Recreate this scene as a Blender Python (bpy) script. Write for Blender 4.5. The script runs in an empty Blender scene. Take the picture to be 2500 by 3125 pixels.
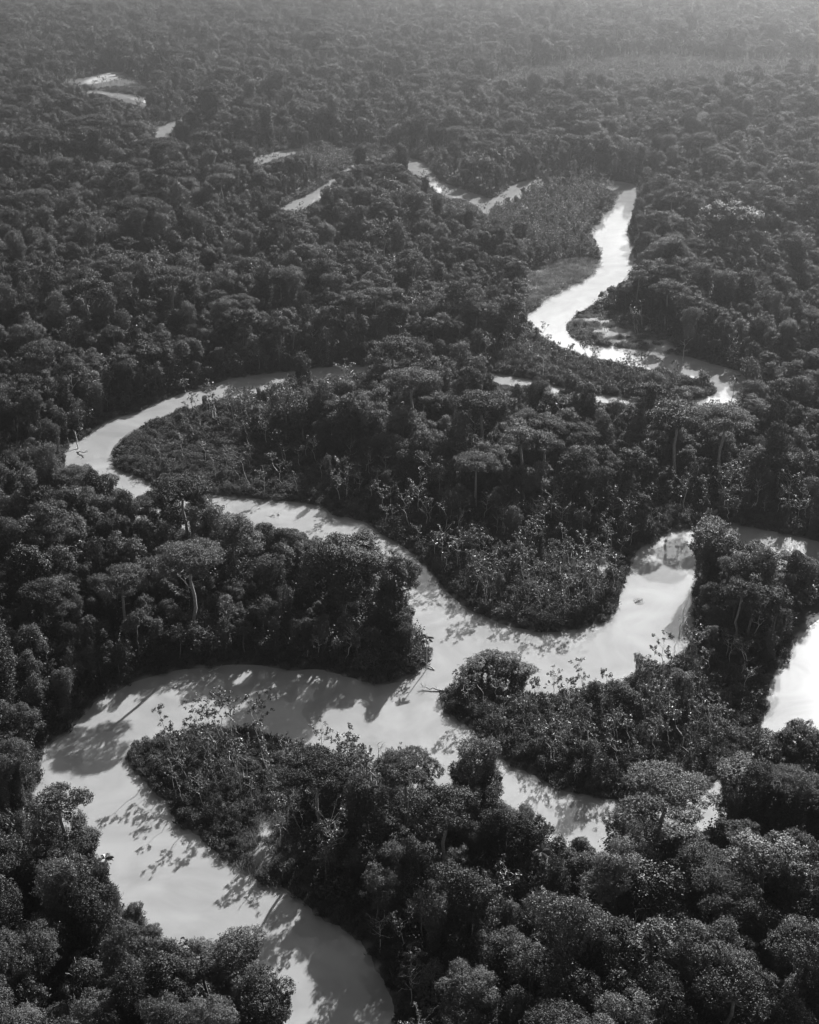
import bpy, math, random
import numpy as np
from mathutils import Vector

# ------------------------------------------------------------------ camera, sky, sun, exposure
SC = bpy.context.scene
COL = SC.collection
CAM_H = 220.0
PITCH = math.radians(25.14)
VFOV = math.radians(42.0)
PW, PH = 2500.0, 3125.0                       # size of the photograph, in which banks were measured
FPX = PH * .5 / math.tan(VFOV / 2)
SUN_EL, SUN_AZ = math.radians(29), math.radians(22)   # ahead of the camera, a little to the right

cam = bpy.data.cameras.new('camera')
cam.sensor_fit = 'VERTICAL'; cam.sensor_height = 30; cam.sensor_width = 24
cam.angle = VFOV
cam.clip_start = 1; cam.clip_end = 30000
cam_o = bpy.data.objects.new('camera', cam); COL.objects.link(cam_o)
cam_o.location = (0, 0, CAM_H); cam_o.rotation_euler = (math.pi / 2 - PITCH, 0, 0)
SC.camera = cam_o

world = bpy.data.worlds.new('World'); SC.world = world; world.use_nodes = True
wn, wl = world.node_tree.nodes, world.node_tree.links
wn.clear()
sky = wn.new('ShaderNodeTexSky'); sky.sky_type = 'NISHITA'; sky.sun_disc = False
sky.sun_elevation = SUN_EL; sky.sun_rotation = SUN_AZ
sky.air_density = 1.0; sky.dust_density = 2.4
bw = wn.new('ShaderNodeRGBToBW')              # the photograph is black and white
bg = wn.new('ShaderNodeBackground'); bg.inputs['Strength'].default_value = 0.05
wo = wn.new('ShaderNodeOutputWorld')
ctc = wn.new('ShaderNodeTexCoord'); sep = wn.new('ShaderNodeSeparateXYZ'); wl.new(ctc.outputs['Generated'], sep.inputs[0])
def wmath(op, a, b):
    m = wn.new('ShaderNodeMath'); m.operation = op
    for i, v in enumerate((a, b)):
        if isinstance(v, (int, float)): m.inputs[i].default_value = v
        else: wl.new(v, m.inputs[i])
    return m.outputs[0]
zz = wmath('ADD', wmath('MAXIMUM', sep.outputs[2], 0.0), .12)
cmb = wn.new('ShaderNodeCombineXYZ'); wl.new(wmath('DIVIDE', sep.outputs[0], zz), cmb.inputs[0]); wl.new(wmath('DIVIDE', sep.outputs[1], zz), cmb.inputs[1])
cn = wn.new('ShaderNodeTexNoise'); cn.inputs['Scale'].default_value = 2.6; cn.inputs['Detail'].default_value = 6; wl.new(cmb.outputs[0], cn.inputs['Vector'])
cm = wn.new('ShaderNodeMapRange'); cm.interpolation_type = 'SMOOTHSTEP'; cm.inputs['From Min'].default_value = .46; cm.inputs['From Max'].default_value = .66
cm.inputs['To Min'].default_value = .75; cm.inputs['To Max'].default_value = 2.0                      # scattered cumulus, brighter than the clear sky
wl.new(cn.outputs['Fac'], cm.inputs['Value'])
wl.new(sky.outputs['Color'], bw.inputs['Color']); wl.new(wmath('MULTIPLY', bw.outputs['Val'], cm.outputs[0]), bg.inputs['Color'])
wl.new(bg.outputs['Background'], wo.inputs['Surface'])

sun = bpy.data.lights.new('sun', 'SUN'); sun.energy = 5.0; sun.angle = math.radians(0.6); sun.color = (1, 1, 1)
sun_o = bpy.data.objects.new('sun', sun); COL.objects.link(sun_o)
sd_ = Vector((math.sin(SUN_AZ) * math.cos(SUN_EL), math.cos(SUN_AZ) * math.cos(SUN_EL), math.sin(SUN_EL)))
sun_o.rotation_euler = sd_.to_track_quat('Z', 'Y').to_euler()
sun_o.location = (200, 600, 400)

vs = SC.view_settings
vs.view_transform = 'Standard'; vs.look = 'None'; vs.exposure = 1.1; vs.gamma = 1.0; vs.use_curve_mapping = False
cy = SC.cycles
cy.max_bounces = 3; cy.diffuse_bounces = 2; cy.glossy_bounces = 1; cy.transmission_bounces = 2
cy.volume_bounces = 0; cy.transparent_max_bounces = 8
cy.caustics_reflective = False; cy.caustics_refractive = False
cy.use_denoising = True; cy.denoising_prefilter = 'ACCURATE'; cy.denoising_input_passes = 'RGB_ALBEDO_NORMAL'
cy.use_adaptive_sampling = True; cy.adaptive_threshold = 0.02
cy.sample_clamp_indirect = 4

HAZE_DENSITY, HAZE_G = 0.000132, 0.91

rng = np.random.default_rng(11)
random.seed(5)

# ------------------------------------------------------------------ where a point of the photograph lies on the ground
SP, CP = math.sin(PITCH), math.cos(PITCH)
def ground(px, py, z=0.0):
    u = (np.asarray(px, float) - PW / 2) / FPX; v = (np.asarray(py, float) - PH / 2) / FPX
    down = SP + v * CP; fwd = CP - v * SP
    t = (CAM_H - z) / down
    return np.stack([u * t, fwd * t], -1)
def project(x, y, z=0.0):
    d = CAM_H - z
    depth = y * CP + d * SP
    return PW / 2 + FPX * x / depth, PH / 2 + FPX * (d * CP - y * SP) / depth, depth
def chaikin(P, n=2, closed=True):
    for _ in range(n):
        Q = np.roll(P, -1, 0) if closed else P[1:]
        A = P if closed else P[:-1]
        R = np.empty((2 * len(A), 2)); R[0::2] = A * .75 + Q * .25; R[1::2] = A * .25 + Q * .75
        P = R if closed else np.vstack([P[:1], R, P[-1:]])
    return P
def poly(pts, n=2): return chaikin(ground([p[0] for p in pts], [p[1] for p in pts]), n)

def _seg_dist(X, Y, P, closed):
    A = P if closed else P[:-1]; B = np.roll(P, -1, 0) if closed else P[1:]
    best = np.full(X.shape, 1e18)
    for (ax, ay), (bx, by) in zip(A, B):
        dx, dy = bx - ax, by - ay; L = dx * dx + dy * dy + 1e-9
        t = np.clip(((X - ax) * dx + (Y - ay) * dy) / L, 0, 1)
        np.minimum(best, (X - ax - t * dx) ** 2 + (Y - ay - t * dy) ** 2, out=best)
    return np.sqrt(best)
def _inside(X, Y, P):
    c = np.zeros(X.shape, bool)
    B = np.roll(P, -1, 0)
    for (ax, ay), (bx, by) in zip(P, B):
        if ay == by: continue
        c ^= ((ay > Y) != (by > Y)) & (X < (bx - ax) * (Y - ay) / (by - ay) + ax)
    return c
def sdist(X, Y, P):                            # positive outside
    d = _seg_dist(X, Y, P, True); return np.where(_inside(X, Y, P), -d, d)

# waterlines, measured in the photograph and laid on the ground
CH_LOWER = [(1215,3500),(1203,3150),(1196,3035),(1159,2963),(1116,2883),(1043,2832),(964,2796),(920,2752),(870,2716),(819,2702),(768,2680),(710,2637),
    (645,2593),(601,2557),(551,2513),(507,2455),(464,2419),(435,2383),(399,2347),(382,2322),(380,2298),(405,2275),(480,2252),(560,2237),
    (650,2225),(800,2240),(900,2265),(1000,2295),(1100,2330),(1180,2370),(1280,2420),(1380,2460),(1470,2490),(1560,2540),(1680,2590),(1800,2630),(1900,2610),
    (2050,2575),(2190,2550),(2330,2450),(2450,2390),(2620,2290),(2760,2150),(2760,1850),(2640,1690),
    (2500,1652),(2377,1630),(2261,1603),(2188,1601),(2087,1621),(2040,1627),(1996,1651),(1960,1669),(1931,1701),(1924,1738),(1895,1810),
    (1895,1846),(1866,1890),(1815,1912),(1757,1926),(1685,1932),(1605,1926),(1540,1912),(1504,1897),(1467,1875),(1438,1864),(1388,1839),(1344,1788),
    (1308,1745),(1279,1709),(1232,1672),(1195,1651),(1159,1629),(1116,1597),(1072,1583),(1000,1572),(993,1546),(935,1539),(870,1528),(783,1525),(725,1519),
    (674,1514),(590,1502),(507,1488),(464,1474),(406,1452),(362,1438),(344,1423),(337,1401),(341,1372),(362,1351),(391,1322),(428,1300),(470,1285),
    (551,1258),(652,1234),(760,1214),(870,1196),(1000,1180),(1130,1170),(1300,1178),(1450,1196),(1600,1222),(1750,1246),(1900,1270),(2080,1284),(2200,1278),
    (2270,1240),(2282,1195),(2279,1162),(2257,1133),(2214,1122),(2170,1108),(2112,1093),(2069,1083),(2011,1072),(1938,1064),(1866,1057),(1793,1050),(1757,1035),
    (1728,1017),(1725,996),(1750,965),(1800,945),(1870,905),(1930,850),(1950,800),(1924,732),(1913,703),(1924,674),(1935,638),(1946,601),(1953,572),(1931,560),(1873,552),(1822,546),
    (1700,540),(1620,548),(1560,575),(1545,610),(1600,605),(1680,575),(1770,566),(1840,572),(1876,590),(1873,630),(1844,652),(1822,681),(1801,696),(1822,739),(1830,775),(1828,805),(1820,824),(1779,858),(1721,887),(1678,901),(1641,938),
    (1605,967),(1612,988),(1635,1015),(1680,1050),(1740,1080),(1820,1105),(1900,1122),(1980,1135),(2070,1150),(2140,1165),(2180,1182),(2186,1200),(2150,1217),(2083,1222),(1980,1220),(1902,1214),(1815,1202),(1700,1178),(1598,1156),
    (1525,1141),(1482,1137),(1300,1118),(1130,1118),(1043,1119),(964,1125),(913,1130),(855,1137),(732,1151),(674,1166),(623,1184),(543,1206),(507,1220),(464,1235),(406,1264),
    (348,1278),(290,1307),(268,1329),(225,1351),(196,1380),(190,1400),(205,1450),(260,1510),(340,1560),(430,1600),(520,1628),(640,1655),(760,1682),(900,1712),(1000,1745),(1090,1790),(1170,1850),(1250,1920),
    (1300,1975),(1317,2010),(1293,2042),(1255,2066),(1217,2082),(1159,2093),(1109,2078),(1014,2053),(964,2042),(891,2056),(848,2042),(783,2031),(710,2024),(652,2035),(601,2038),(522,2049),(464,2064),(406,2085),(340,2114),
    (290,2136),(283,2165),(246,2194),(210,2245),(145,2281),(138,2310),(123,2368),(110,2430),(130,2520),(190,2600),(260,2660),(330,2712),(427,2803),(464,2839),(550,2912),(680,2990),(790,3060),(850,3140),(890,3260),(920,3500)]
ISLAND = [(1342,2115),(1350,2170),(1400,2205),(1450,2240),(1510,2300),(1561,2346),(1641,2368),(1706,2404),(1757,2419),(1829,2433),(1887,2441),(1990,2445),(2090,2425),(2180,2385),(2240,2350),
    (2293,2310),(2322,2237),(2344,2165),(2351,2107),(2366,2049),(2400,2010),(2440,1950),(2475,1900),(2560,1850),(2560,1790),(2470,1740),(2380,1750),(2260,1740),(2150,1750),(2122,1800),(2118,1880),(2115,1950),(2075,2010),(2000,2050),(1900,2085),(1800,2110),
    (1700,2125),(1600,2120),(1500,2095),(1400,2080)]
RIBBONS = [   # far reaches: centre line in the photograph, width in metres
    ([(1620,560),(1560,600),(1500,650),(1480,622),(1440,602),(1380,585),(1325,566),(1290,540),(1270,508),(1240,486),(1160,482),(1090,520),(1020,575),(960,606),(905,632),(850,655),(700,640)], 22),
    ([(1110,474),(1010,452),(940,456),(860,468),(800,486),(740,505),(640,500),(560,450),(480,410),(520,384),(600,362),(640,340),(560,322),(470,312),(420,298),(340,284),(250,277),(180,285)], 20),
    ([(700,640),(600,620),(450,590),(290,556),(180,560)], 15),
    ([(420,300),(560,290),(760,282),(860,276),(980,284)], 14),
]
POOLS = [[(1628,822),(1665,816),(1672,830),(1650,840),(1625,838)], [(1330,700),(1372,694),(1378,708),(1340,712)], [(1605,878),(1640,868),(1660,878),(1630,890)]]
# belts of lower growth
LOW = [   # thicket only a few metres high
    [(384,2325),(435,2265),(560,2230),(800,2230),(1000,2285),(1100,2345),(1060,2430),(900,2470),(930,2560),(960,2640),(1000,2720),(1043,2832),(964,2796),(768,2680),(601,2557),(464,2419)],
    [(337,1423),(336,1372),(428,1295),(551,1252),(640,1270),(760,1330),(900,1400),(985,1480),(1000,1560),(783,1528),(507,1492)],
    [(1470,1870),(1605,1930),(1757,1930),(1866,1893),(1900,1840),(1800,1830),(1600,1850)],
    [(1340,2110),(1400,2210),(1561,2346),(1700,2400),(1887,2441),(2090,2425),(2293,2310),(2351,2107),(2200,2110),(2000,2150),(1700,2140)],
    [(1480,1130),(1600,1070),(1760,1085),(1980,1135),(2186,1190),(2083,1222),(1815,1205),(1598,1160)],
    [(880,2050),(1010,2050),(1159,2095),(1250,2070),(1180,2050),(1000,2030)],
    [(760,1700),(1000,1750),(1090,1795),(900,1690)],
    [(1300,598),(1380,612),(1450,640),(1500,690),(1400,710),(1310,640)],
    [(1000,1560),(1123,1590),(1232,1665),(1300,1735),(1400,1700),(1250,1600),(1080,1530)],
    [(1450,265),(1700,195),(2000,172),(2300,195),(2500,180),(2600,260),(2300,300),(1900,305),(1500,325)],
    [(1080,455),(900,478),(780,505),(820,530),(1000,505),(1250,510),(1300,470)],
    [(195,250),(360,210),(460,260),(480,300),(330,270)],
    [(870,660),(960,618),(1000,600),(1050,640),(960,690)],
]
MARSH = [  # grass and floating weed
    [(1735,985),(1790,955),(1900,955),(1975,975),(2000,1010),(2080,1062),(2112,1095),(1938,1066),(1757,1037),(1722,1005)],
    [(1835,810),(1779,862),(1721,890),(1641,942),(1608,940),(1590,880),(1605,830),(1690,805),(1790,790)],
    [(783,2434),(850,2470),(880,2530),(964,2545),(940,2600),(880,2665),(830,2706),(760,2670),(690,2615),(780,2540),(800,2490)],
    [(1640,1690),(1780,1680),(1880,1720),(1860,1800),(1740,1740)],
    [(240,250),(360,215),(380,240),(270,265)],
]
YOUNG = [ # slender young trees over thicket
    [(1000,2780),(1203,3150),(1215,3500),(1370,3500),(1330,3080),(1200,2850),(1090,2740)],
    [(900,1400),(1000,1560),(1300,1735),(1420,1700),(1350,1560),(1150,1450),(1000,1380)], [(1930,1640),(2087,1615),(2300,1600),(2520,1645),(2520,1550),(2200,1520),(1950,1550)],
    [(1279,1705),(1467,1875),(1605,1930),(1757,1930),(1866,1893),(1931,1701),(2050,1622),(1900,1600),(1600,1610),(1380,1620)],
    [(1340,2070),(1500,2090),(1700,2120),(2000,2045),(2120,1960),(2370,2049),(2351,2107),(2293,2310),(2090,2430),(1887,2446),(1561,2350)],
    [(500,1260),(800,1210),(1000,1260),(900,1330),(700,1320)],
    [(1490,640),(1800,560),(1885,600),(1830,700),(1835,800),(1600,800),(1450,740)],
    [(1440,1140),(1560,1040),(1700,1060),(2000,1140),(2190,1190),(1900,1215)],
    [(950,2330),(1150,2360),(1240,2420),(1180,2560),(1050,2560),(1000,2440)],
    [(760,1690),(620,1650),(520,1620),(560,1600),(760,1640),(1000,1700),(1080,1780)],
    [(1300,560),(1480,590),(1530,660),(1400,680),(1280,600)],
    [(780,500),(1300,450),(1350,500),(1100,560),(1000,560),(900,530)],
]

# reaches of water the photograph shows between the tree tops: growth on the near banks is kept low enough to leave them open
OPEN = [
    [(1203,3125),(1196,3035),(1159,2963),(1116,2883),(1043,2832),(964,2796),(870,2716),(768,2680),(645,2593),(551,2513),(464,2419),(399,2347),(382,2322),(395,2267),(435,2222),(500,2200),(580,2172),(690,2168),(800,2180),(870,2187),(940,2200),
     (1015,2230),(1116,2258),(1180,2270),(1260,2290),(1340,2340),(1400,2330),(1440,2300),(1440,2240),(1350,2180),(1340,2115),(1330,2090),(1360,2040),(1453,2006),(1518,1977),(1576,2013),(1670,2027),(1714,2049),(1801,2035),(1866,2027),(1946,1991),(2004,1962),(2033,1933),(2076,1919),
     (2105,1839),(2112,1745),(2112,1672),(2120,1629),(2040,1627),(1996,1651),(1931,1701),(1895,1810),(1866,1890),(1757,1926),(1605,1926),(1467,1875),(1344,1788),(1300,1740),(1290,1760),(1240,1790),(1205,1830),(1195,1880),(1280,1900),(1310,1940),(1317,2010),(1217,2082),(1159,2093),(1014,2053),(891,2056),
     (783,2031),(652,2035),(464,2064),(340,2114),(283,2165),(210,2245),(138,2310),(130,2380),(100,2420),(270,2440),(280,2480),(250,2510),(290,2580),(300,2640),(330,2690),(430,2770),(500,2840),(560,2880),(620,2880),(690,2860),(760,2910),(760,3010),(830,3050),(820,3125)],
    [(1123,1600),(1000,1572),(935,1539),(783,1525),(680,1514),(670,1560),(760,1590),(850,1610),(930,1640),(1010,1650),(1100,1640),(1200,1660),(1232,1672)],
    [(406,1452),(344,1423),(341,1372),(428,1300),(460,1262),(551,1225),(650,1200),(760,1185),(860,1175),(960,1160),(1110,1135),(1130,1119),(964,1125),(732,1151),(543,1206),(406,1264),(268,1329),(196,1380),(260,1420),(340,1450),(400,1520),(420,1500)],
    [(1641,1010),(1605,967),(1721,887),(1822,822),(1830,775),(1801,696),(1873,630),(1880,585),(1800,552),(1822,545),(1931,558),(1953,572),(1935,638),(1913,703),(1946,800),(1900,860),(1840,880),(1760,950),(1725,996),(1757,1035),(1866,1057),(2011,1072),(2112,1093),(2214,1122),(2279,1162),(2275,1200),(2240,1235),
     (2190,1230),(2190,1180),(2170,1140),(2080,1120),(1960,1100),(1850,1085),(1760,1070),(1680,1040)],
    [(1489,1139),(1598,1155),(1612,1165),(1590,1180),(1520,1180)], [(1690,1178),(1712,1182),(1705,1205),(1680,1200)], [(1815,1203),(1902,1214),(1900,1235),(1830,1235)],
    [(2293,2310),(2322,2237),(2351,2107),(2366,2049),(2400,2010),(2424,1900),(2445,1845),(2520,1817),(2520,2180),(2440,2195),(2400,2240),(2330,2290)],
    [(2188,1601),(2261,1603),(2377,1630),(2520,1652),(2520,1720),(2420,1690),(2330,1670),(2240,1660),(2200,1620)],
    [(1525,2360),(1561,2346),(1706,2404),(1829,2433),(1887,2450),(1870,2500),(1810,2570),(1770,2530),(1660,2480),(1600,2460),(1530,2440)], [(2130,2440),(2200,2430),(2190,2530),(2150,2540)],
    [(855,640),(905,648),(940,625),(985,590),(940,592),(880,615)], [(768,493),(860,463),(942,450),(930,462),(860,480),(790,505)], [(456,425),(490,393),(536,375),(530,392),(480,425)],
    [(239,275),(330,278),(449,297),(440,330),(400,315),(330,290)], [(1315,556),(1400,562),(1467,600),(1496,640),(1490,665),(1460,640),(1440,610),(1370,605),(1330,590)], [(1250,492),(1297,500),(1297,525),(1265,535),(1250,520)],
    [(195,250),(360,210),(460,260),(330,265)],
]
_mx, _my = np.meshgrid(np.arange(0, 2520, 5.), np.arange(0, 3150, 5.))
OPEN_MASK = np.zeros(_mx.shape, bool)
for pts in OPEN: OPEN_MASK |= _inside(_mx, _my, np.array(pts, float))
_ff, _gg = [q.ravel() for q in np.meshgrid([1, .95, .9, .82, .74, .66, .57, .48, .36, .22], [-.8, -.4, 0, .4, .8])]
_gg = _gg * np.where(_ff > .96, .3, 1)
def fits(x, y, h, r, k):                        # does a growth of this size stay clear of the open water?
    px, py, _ = project(x + _gg * r * k, y, h * k * _ff)
    i = (px / 5).astype(int); j = (py / 5).astype(int)
    ok = (i >= 0) & (i < OPEN_MASK.shape[1]) & (j >= 0) & (j < OPEN_MASK.shape[0])
    return not OPEN_MASK[j[ok], i[ok]].any()

class Raster:
    def __init__(s, x0, x1, y0, y1, h):
        s.x0, s.y0, s.h = x0, y0, h
        s.xs = np.arange(x0, x1 + h, h); s.ys = np.arange(y0, y1 + h, h)
        s.X, s.Y = np.meshgrid(s.xs, s.ys)
    def sample(s, F, x, y):
        fx = np.clip((x - s.x0) / s.h, 0, len(s.xs) - 1.001); fy = np.clip((y - s.y0) / s.h, 0, len(s.ys) - 1.001)
        i, j = fx.astype(int), fy.astype(int); a, b = fx - i, fy - j
        return (F[j, i] * (1 - a) + F[j, i + 1] * a) * (1 - b) + (F[j + 1, i] * (1 - a) + F[j + 1, i + 1] * a) * b
R = Raster(-1100, 1100, 120, 3500, 3.0)
def local(fn, P, pad=40):                       # evaluate a distance only round a polygon
    out = np.full(R.X.shape, 1e3)
    i0, i1 = np.searchsorted(R.xs, [P[:, 0].min() - pad, P[:, 0].max() + pad]); j0, j1 = np.searchsorted(R.ys, [P[:, 1].min() - pad, P[:, 1].max() + pad])
    if i1 > i0 and j1 > j0: out[j0:j1, i0:i1] = fn(R.X[j0:j1, i0:i1], R.Y[j0:j1, i0:i1])
    return out
P0 = poly(CH_LOWER, 1); SD = local(lambda X, Y: sdist(X, Y, P0), P0)
P1 = poly(ISLAND, 1); SD = np.maximum(SD, -local(lambda X, Y: sdist(X, Y, P1), P1))
for pts, w in RIBBONS:
    L = chaikin(ground([p[0] for p in pts], [p[1] for p in pts]), 2, False)
    SD = np.minimum(SD, local(lambda X, Y: _seg_dist(X, Y, L, False) - w / 2, L))
for pts in POOLS:
    Q = poly(pts); SD = np.minimum(SD, local(lambda X, Y: sdist(X, Y, Q), Q))
def belt(list_):
    out = np.full(R.X.shape, 1e3)
    for pts in list_:
        Q = poly(pts, 1); out = np.minimum(out, local(lambda X, Y: sdist(X, Y, Q), Q))
    return out
B_LOW, B_MARSH, B_YOUNG = belt(LOW), belt(MARSH), belt(YOUNG)

_lat = rng.random((256, 256))
def vnoise(x, y):
    xi = np.floor(x).astype(int); yi = np.floor(y).astype(int); a = x - xi; b = y - yi
    a = a * a * (3 - 2 * a); b = b * b * (3 - 2 * b)
    g = lambda i, j: _lat[j % 256, i % 256]
    return (g(xi, yi) * (1 - a) + g(xi + 1, yi) * a) * (1 - b) + (g(xi, yi + 1) * (1 - a) + g(xi + 1, yi + 1) * a) * b
def fbm(x, y): return vnoise(x, y) * .55 + vnoise(x * 2.1 + 7, y * 2.1 + 3) * .3 + vnoise(x * 4.3 + 1, y * 4.3 + 9) * .15
SD = SD + (fbm(R.X / 9, R.Y / 9) - .5) * 3.2 * np.clip(1.4 - np.abs(SD) / 12, 0, 1)   # ragged banks

# ------------------------------------------------------------------ materials (greys: the photograph has no colour)
def mat(name):
    m = bpy.data.materials.new(name); m.use_nodes = True; n = m.node_tree.nodes; n.clear()
    return m, n, m.node_tree.links
def nd(n, t, **kw):
    x = n.new(t)
    for k, v in kw.items(): setattr(x, k, v)
    return x
def leaf_mat(name, lo, hi, trans=.28, rough=.42, spec=.45):
    m, n, l = mat(name)
    oi = nd(n, 'ShaderNodeObjectInfo'); geo = nd(n, 'ShaderNodeNewGeometry')
    mx = nd(n, 'ShaderNodeMath', operation='MULTIPLY_ADD'); mx.inputs[1].default_value = hi - lo; mx.inputs[2].default_value = lo
    pw = nd(n, 'ShaderNodeMath', operation='POWER'); pw.inputs[1].default_value = 1.6
    l.new(oi.outputs['Random'], pw.inputs[0]); l.new(pw.outputs[0], mx.inputs[0])
    vr = nd(n, 'ShaderNodeMath', operation='MULTIPLY_ADD'); vr.inputs[1].default_value = .5; vr.inputs[2].default_value = .75
    l.new(geo.outputs['Random Per Island'], vr.inputs[0])
    ml = nd(n, 'ShaderNodeMath', operation='MULTIPLY'); l.new(mx.outputs[0], ml.inputs[0]); l.new(vr.outputs[0], ml.inputs[1])
    p = nd(n, 'ShaderNodeBsdfPrincipled'); p.inputs['Roughness'].default_value = rough; p.inputs['Specular IOR Level'].default_value = spec
    t = nd(n, 'ShaderNodeBsdfTranslucent'); mix = nd(n, 'ShaderNodeMixShader'); mix.inputs[0].default_value = trans
    o = nd(n, 'ShaderNodeOutputMaterial')
    l.new(ml.outputs[0], p.inputs['Base Color']); l.new(ml.outputs[0], t.inputs['Color'])
    l.new(p.outputs[0], mix.inputs[1]); l.new(t.outputs[0], mix.inputs[2]); l.new(mix.outputs[0], o.inputs['Surface'])
    return m
def bark_mat(name, lo, hi, scale=3):
    m, n, l = mat(name)
    tc = nd(n, 'ShaderNodeTexCoord'); nz = nd(n, 'ShaderNodeTexNoise'); nz.inputs['Scale'].default_value = scale; nz.inputs['Detail'].default_value = 4
    cr = nd(n, 'ShaderNodeValToRGB'); cr.color_ramp.elements[0].position = .3; cr.color_ramp.elements[1].position = .7
    cr.color_ramp.elements[0].color = (lo, lo, lo, 1); cr.color_ramp.elements[1].color = (hi, hi, hi, 1)
    p = nd(n, 'ShaderNodeBsdfPrincipled'); p.inputs['Roughness'].default_value = .85
    o = nd(n, 'ShaderNodeOutputMaterial')
    l.new(tc.outputs['Object'], nz.inputs['Vector']); l.new(nz.outputs['Fac'], cr.inputs['Fac']); l.new(cr.outputs['Color'], p.inputs['Base Color']); l.new(p.outputs[0], o.inputs['Surface'])
    return m
M_LEAF = leaf_mat('broad leaves', .02, .12, .3, .52, .42)
M_VINE = leaf_mat('vine leaves', .022, .115, .3, .52, .42)
M_TUFT = leaf_mat('large pale leaves', .045, .125, .3, .42, .55)
M_FINE = leaf_mat('fine leaflets', .03, .05, .3, .55, .25)
M_BUSH = leaf_mat('thicket leaves', .035, .105, .25, .52, .4)
M_PALM = leaf_mat('palm fronds', .025, .05, .15, .4, .4)
M_GRASS = leaf_mat('reed grass', .14, .30, .3, .5, .3)
M_BARK = bark_mat('dark bark', .06, .14)
M_PALE = bark_mat('pale bark', .4, .62)
M_MID = bark_mat('grey bark', .16, .3)
M_RIPPLE = bark_mat('ripple glints', .08, .3, 2)  # mottled greys imitate the glints of a rippled patch of water
M_DRY = bark_mat('bleached driftwood', .25, .5)

def ground_mat():
    m, n, l = mat('forest soil')
    tc = nd(n, 'ShaderNodeTexCoord'); nz = nd(n, 'ShaderNodeTexNoise'); nz.inputs['Scale'].default_value = .35; nz.inputs['Detail'].default_value = 8
    cr = nd(n, 'ShaderNodeValToRGB'); cr.color_ramp.elements[0].position = .35; cr.color_ramp.elements[1].position = .7
    cr.color_ramp.elements[0].color = (.03, .03, .03, 1); cr.color_ramp.elements[1].color = (.08, .08, .08, 1)
    at = nd(n, 'ShaderNodeAttribute', attribute_name='mud'); mx = nd(n, 'ShaderNodeMix', data_type='RGBA'); mx.inputs['B'].default_value = (.4, .4, .4, 1)
    bp = nd(n, 'ShaderNodeBump'); bp.inputs['Strength'].default_value = .5; bp.inputs['Distance'].default_value = .3
    p = nd(n, 'ShaderNodeBsdfPrincipled'); p.inputs['Roughness'].default_value = .95; p.inputs['Specular IOR Level'].default_value = .2
    o = nd(n, 'ShaderNodeOutputMaterial')
    l.new(tc.outputs['Object'], nz.inputs['Vector']); l.new(nz.outputs['Fac'], cr.inputs['Fac']); l.new(cr.outputs['Color'], mx.inputs['A']); l.new(at.outputs['Fac'], mx.inputs['Factor']); l.new(mx.outputs['Result'], p.inputs['Base Color'])
    l.new(nz.outputs['Fac'], bp.inputs['Height']); l.new(bp.outputs['Normal'], p.inputs['Normal']); l.new(p.outputs[0], o.inputs['Surface'])
    return m
def water_mat():
    m, n, l = mat('silty river water')
    tc = nd(n, 'ShaderNodeTexCoord')
    big = nd(n, 'ShaderNodeTexNoise'); big.inputs['Scale'].default_value = .035; big.inputs['Detail'].default_value = 7; big.inputs['Distortion'].default_value = 2.2
    cr = nd(n, 'ShaderNodeValToRGB'); cr.color_ramp.elements[0].position = .3; cr.color_ramp.elements[1].position = .7
    cr.color_ramp.elements[0].color = (.25, .25, .25, 1); cr.color_ramp.elements[1].color = (.34, .34, .34, 1)
    n1 = nd(n, 'ShaderNodeTexNoise'); n1.inputs['Scale'].default_value = .55; n1.inputs['Detail'].default_value = 6; n1.inputs['Distortion'].default_value = .6
    n2 = nd(n, 'ShaderNodeTexNoise'); n2.inputs['Scale'].default_value = .09; n2.inputs['Detail'].default_value = 3; n2.inputs['Distortion'].default_value = 2.
    mu = nd(n, 'ShaderNodeMath', operation='MULTIPLY'); l.new(n1.outputs['Fac'], mu.inputs[0]); l.new(n2.outputs['Fac'], mu.inputs[1])
    bp = nd(n, 'ShaderNodeBump'); bp.inputs['Strength'].default_value = .045; bp.inputs['Distance'].default_value = .12
    p = nd(n, 'ShaderNodeBsdfPrincipled'); p.inputs['Roughness'].default_value = .05; p.inputs['IOR'].default_value = 1.33
    o = nd(n, 'ShaderNodeOutputMaterial')
    for x in (big, n1, n2): l.new(tc.outputs['Object'], x.inputs['Vector'])
    l.new(big.outputs['Fac'], cr.inputs['Fac']); l.new(cr.outputs['Color'], p.inputs['Base Color'])
    l.new(mu.outputs[0], bp.inputs['Height']); l.new(bp.outputs['Normal'], p.inputs['Normal']); l.new(p.outputs[0], o.inputs['Surface'])
    return m

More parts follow.
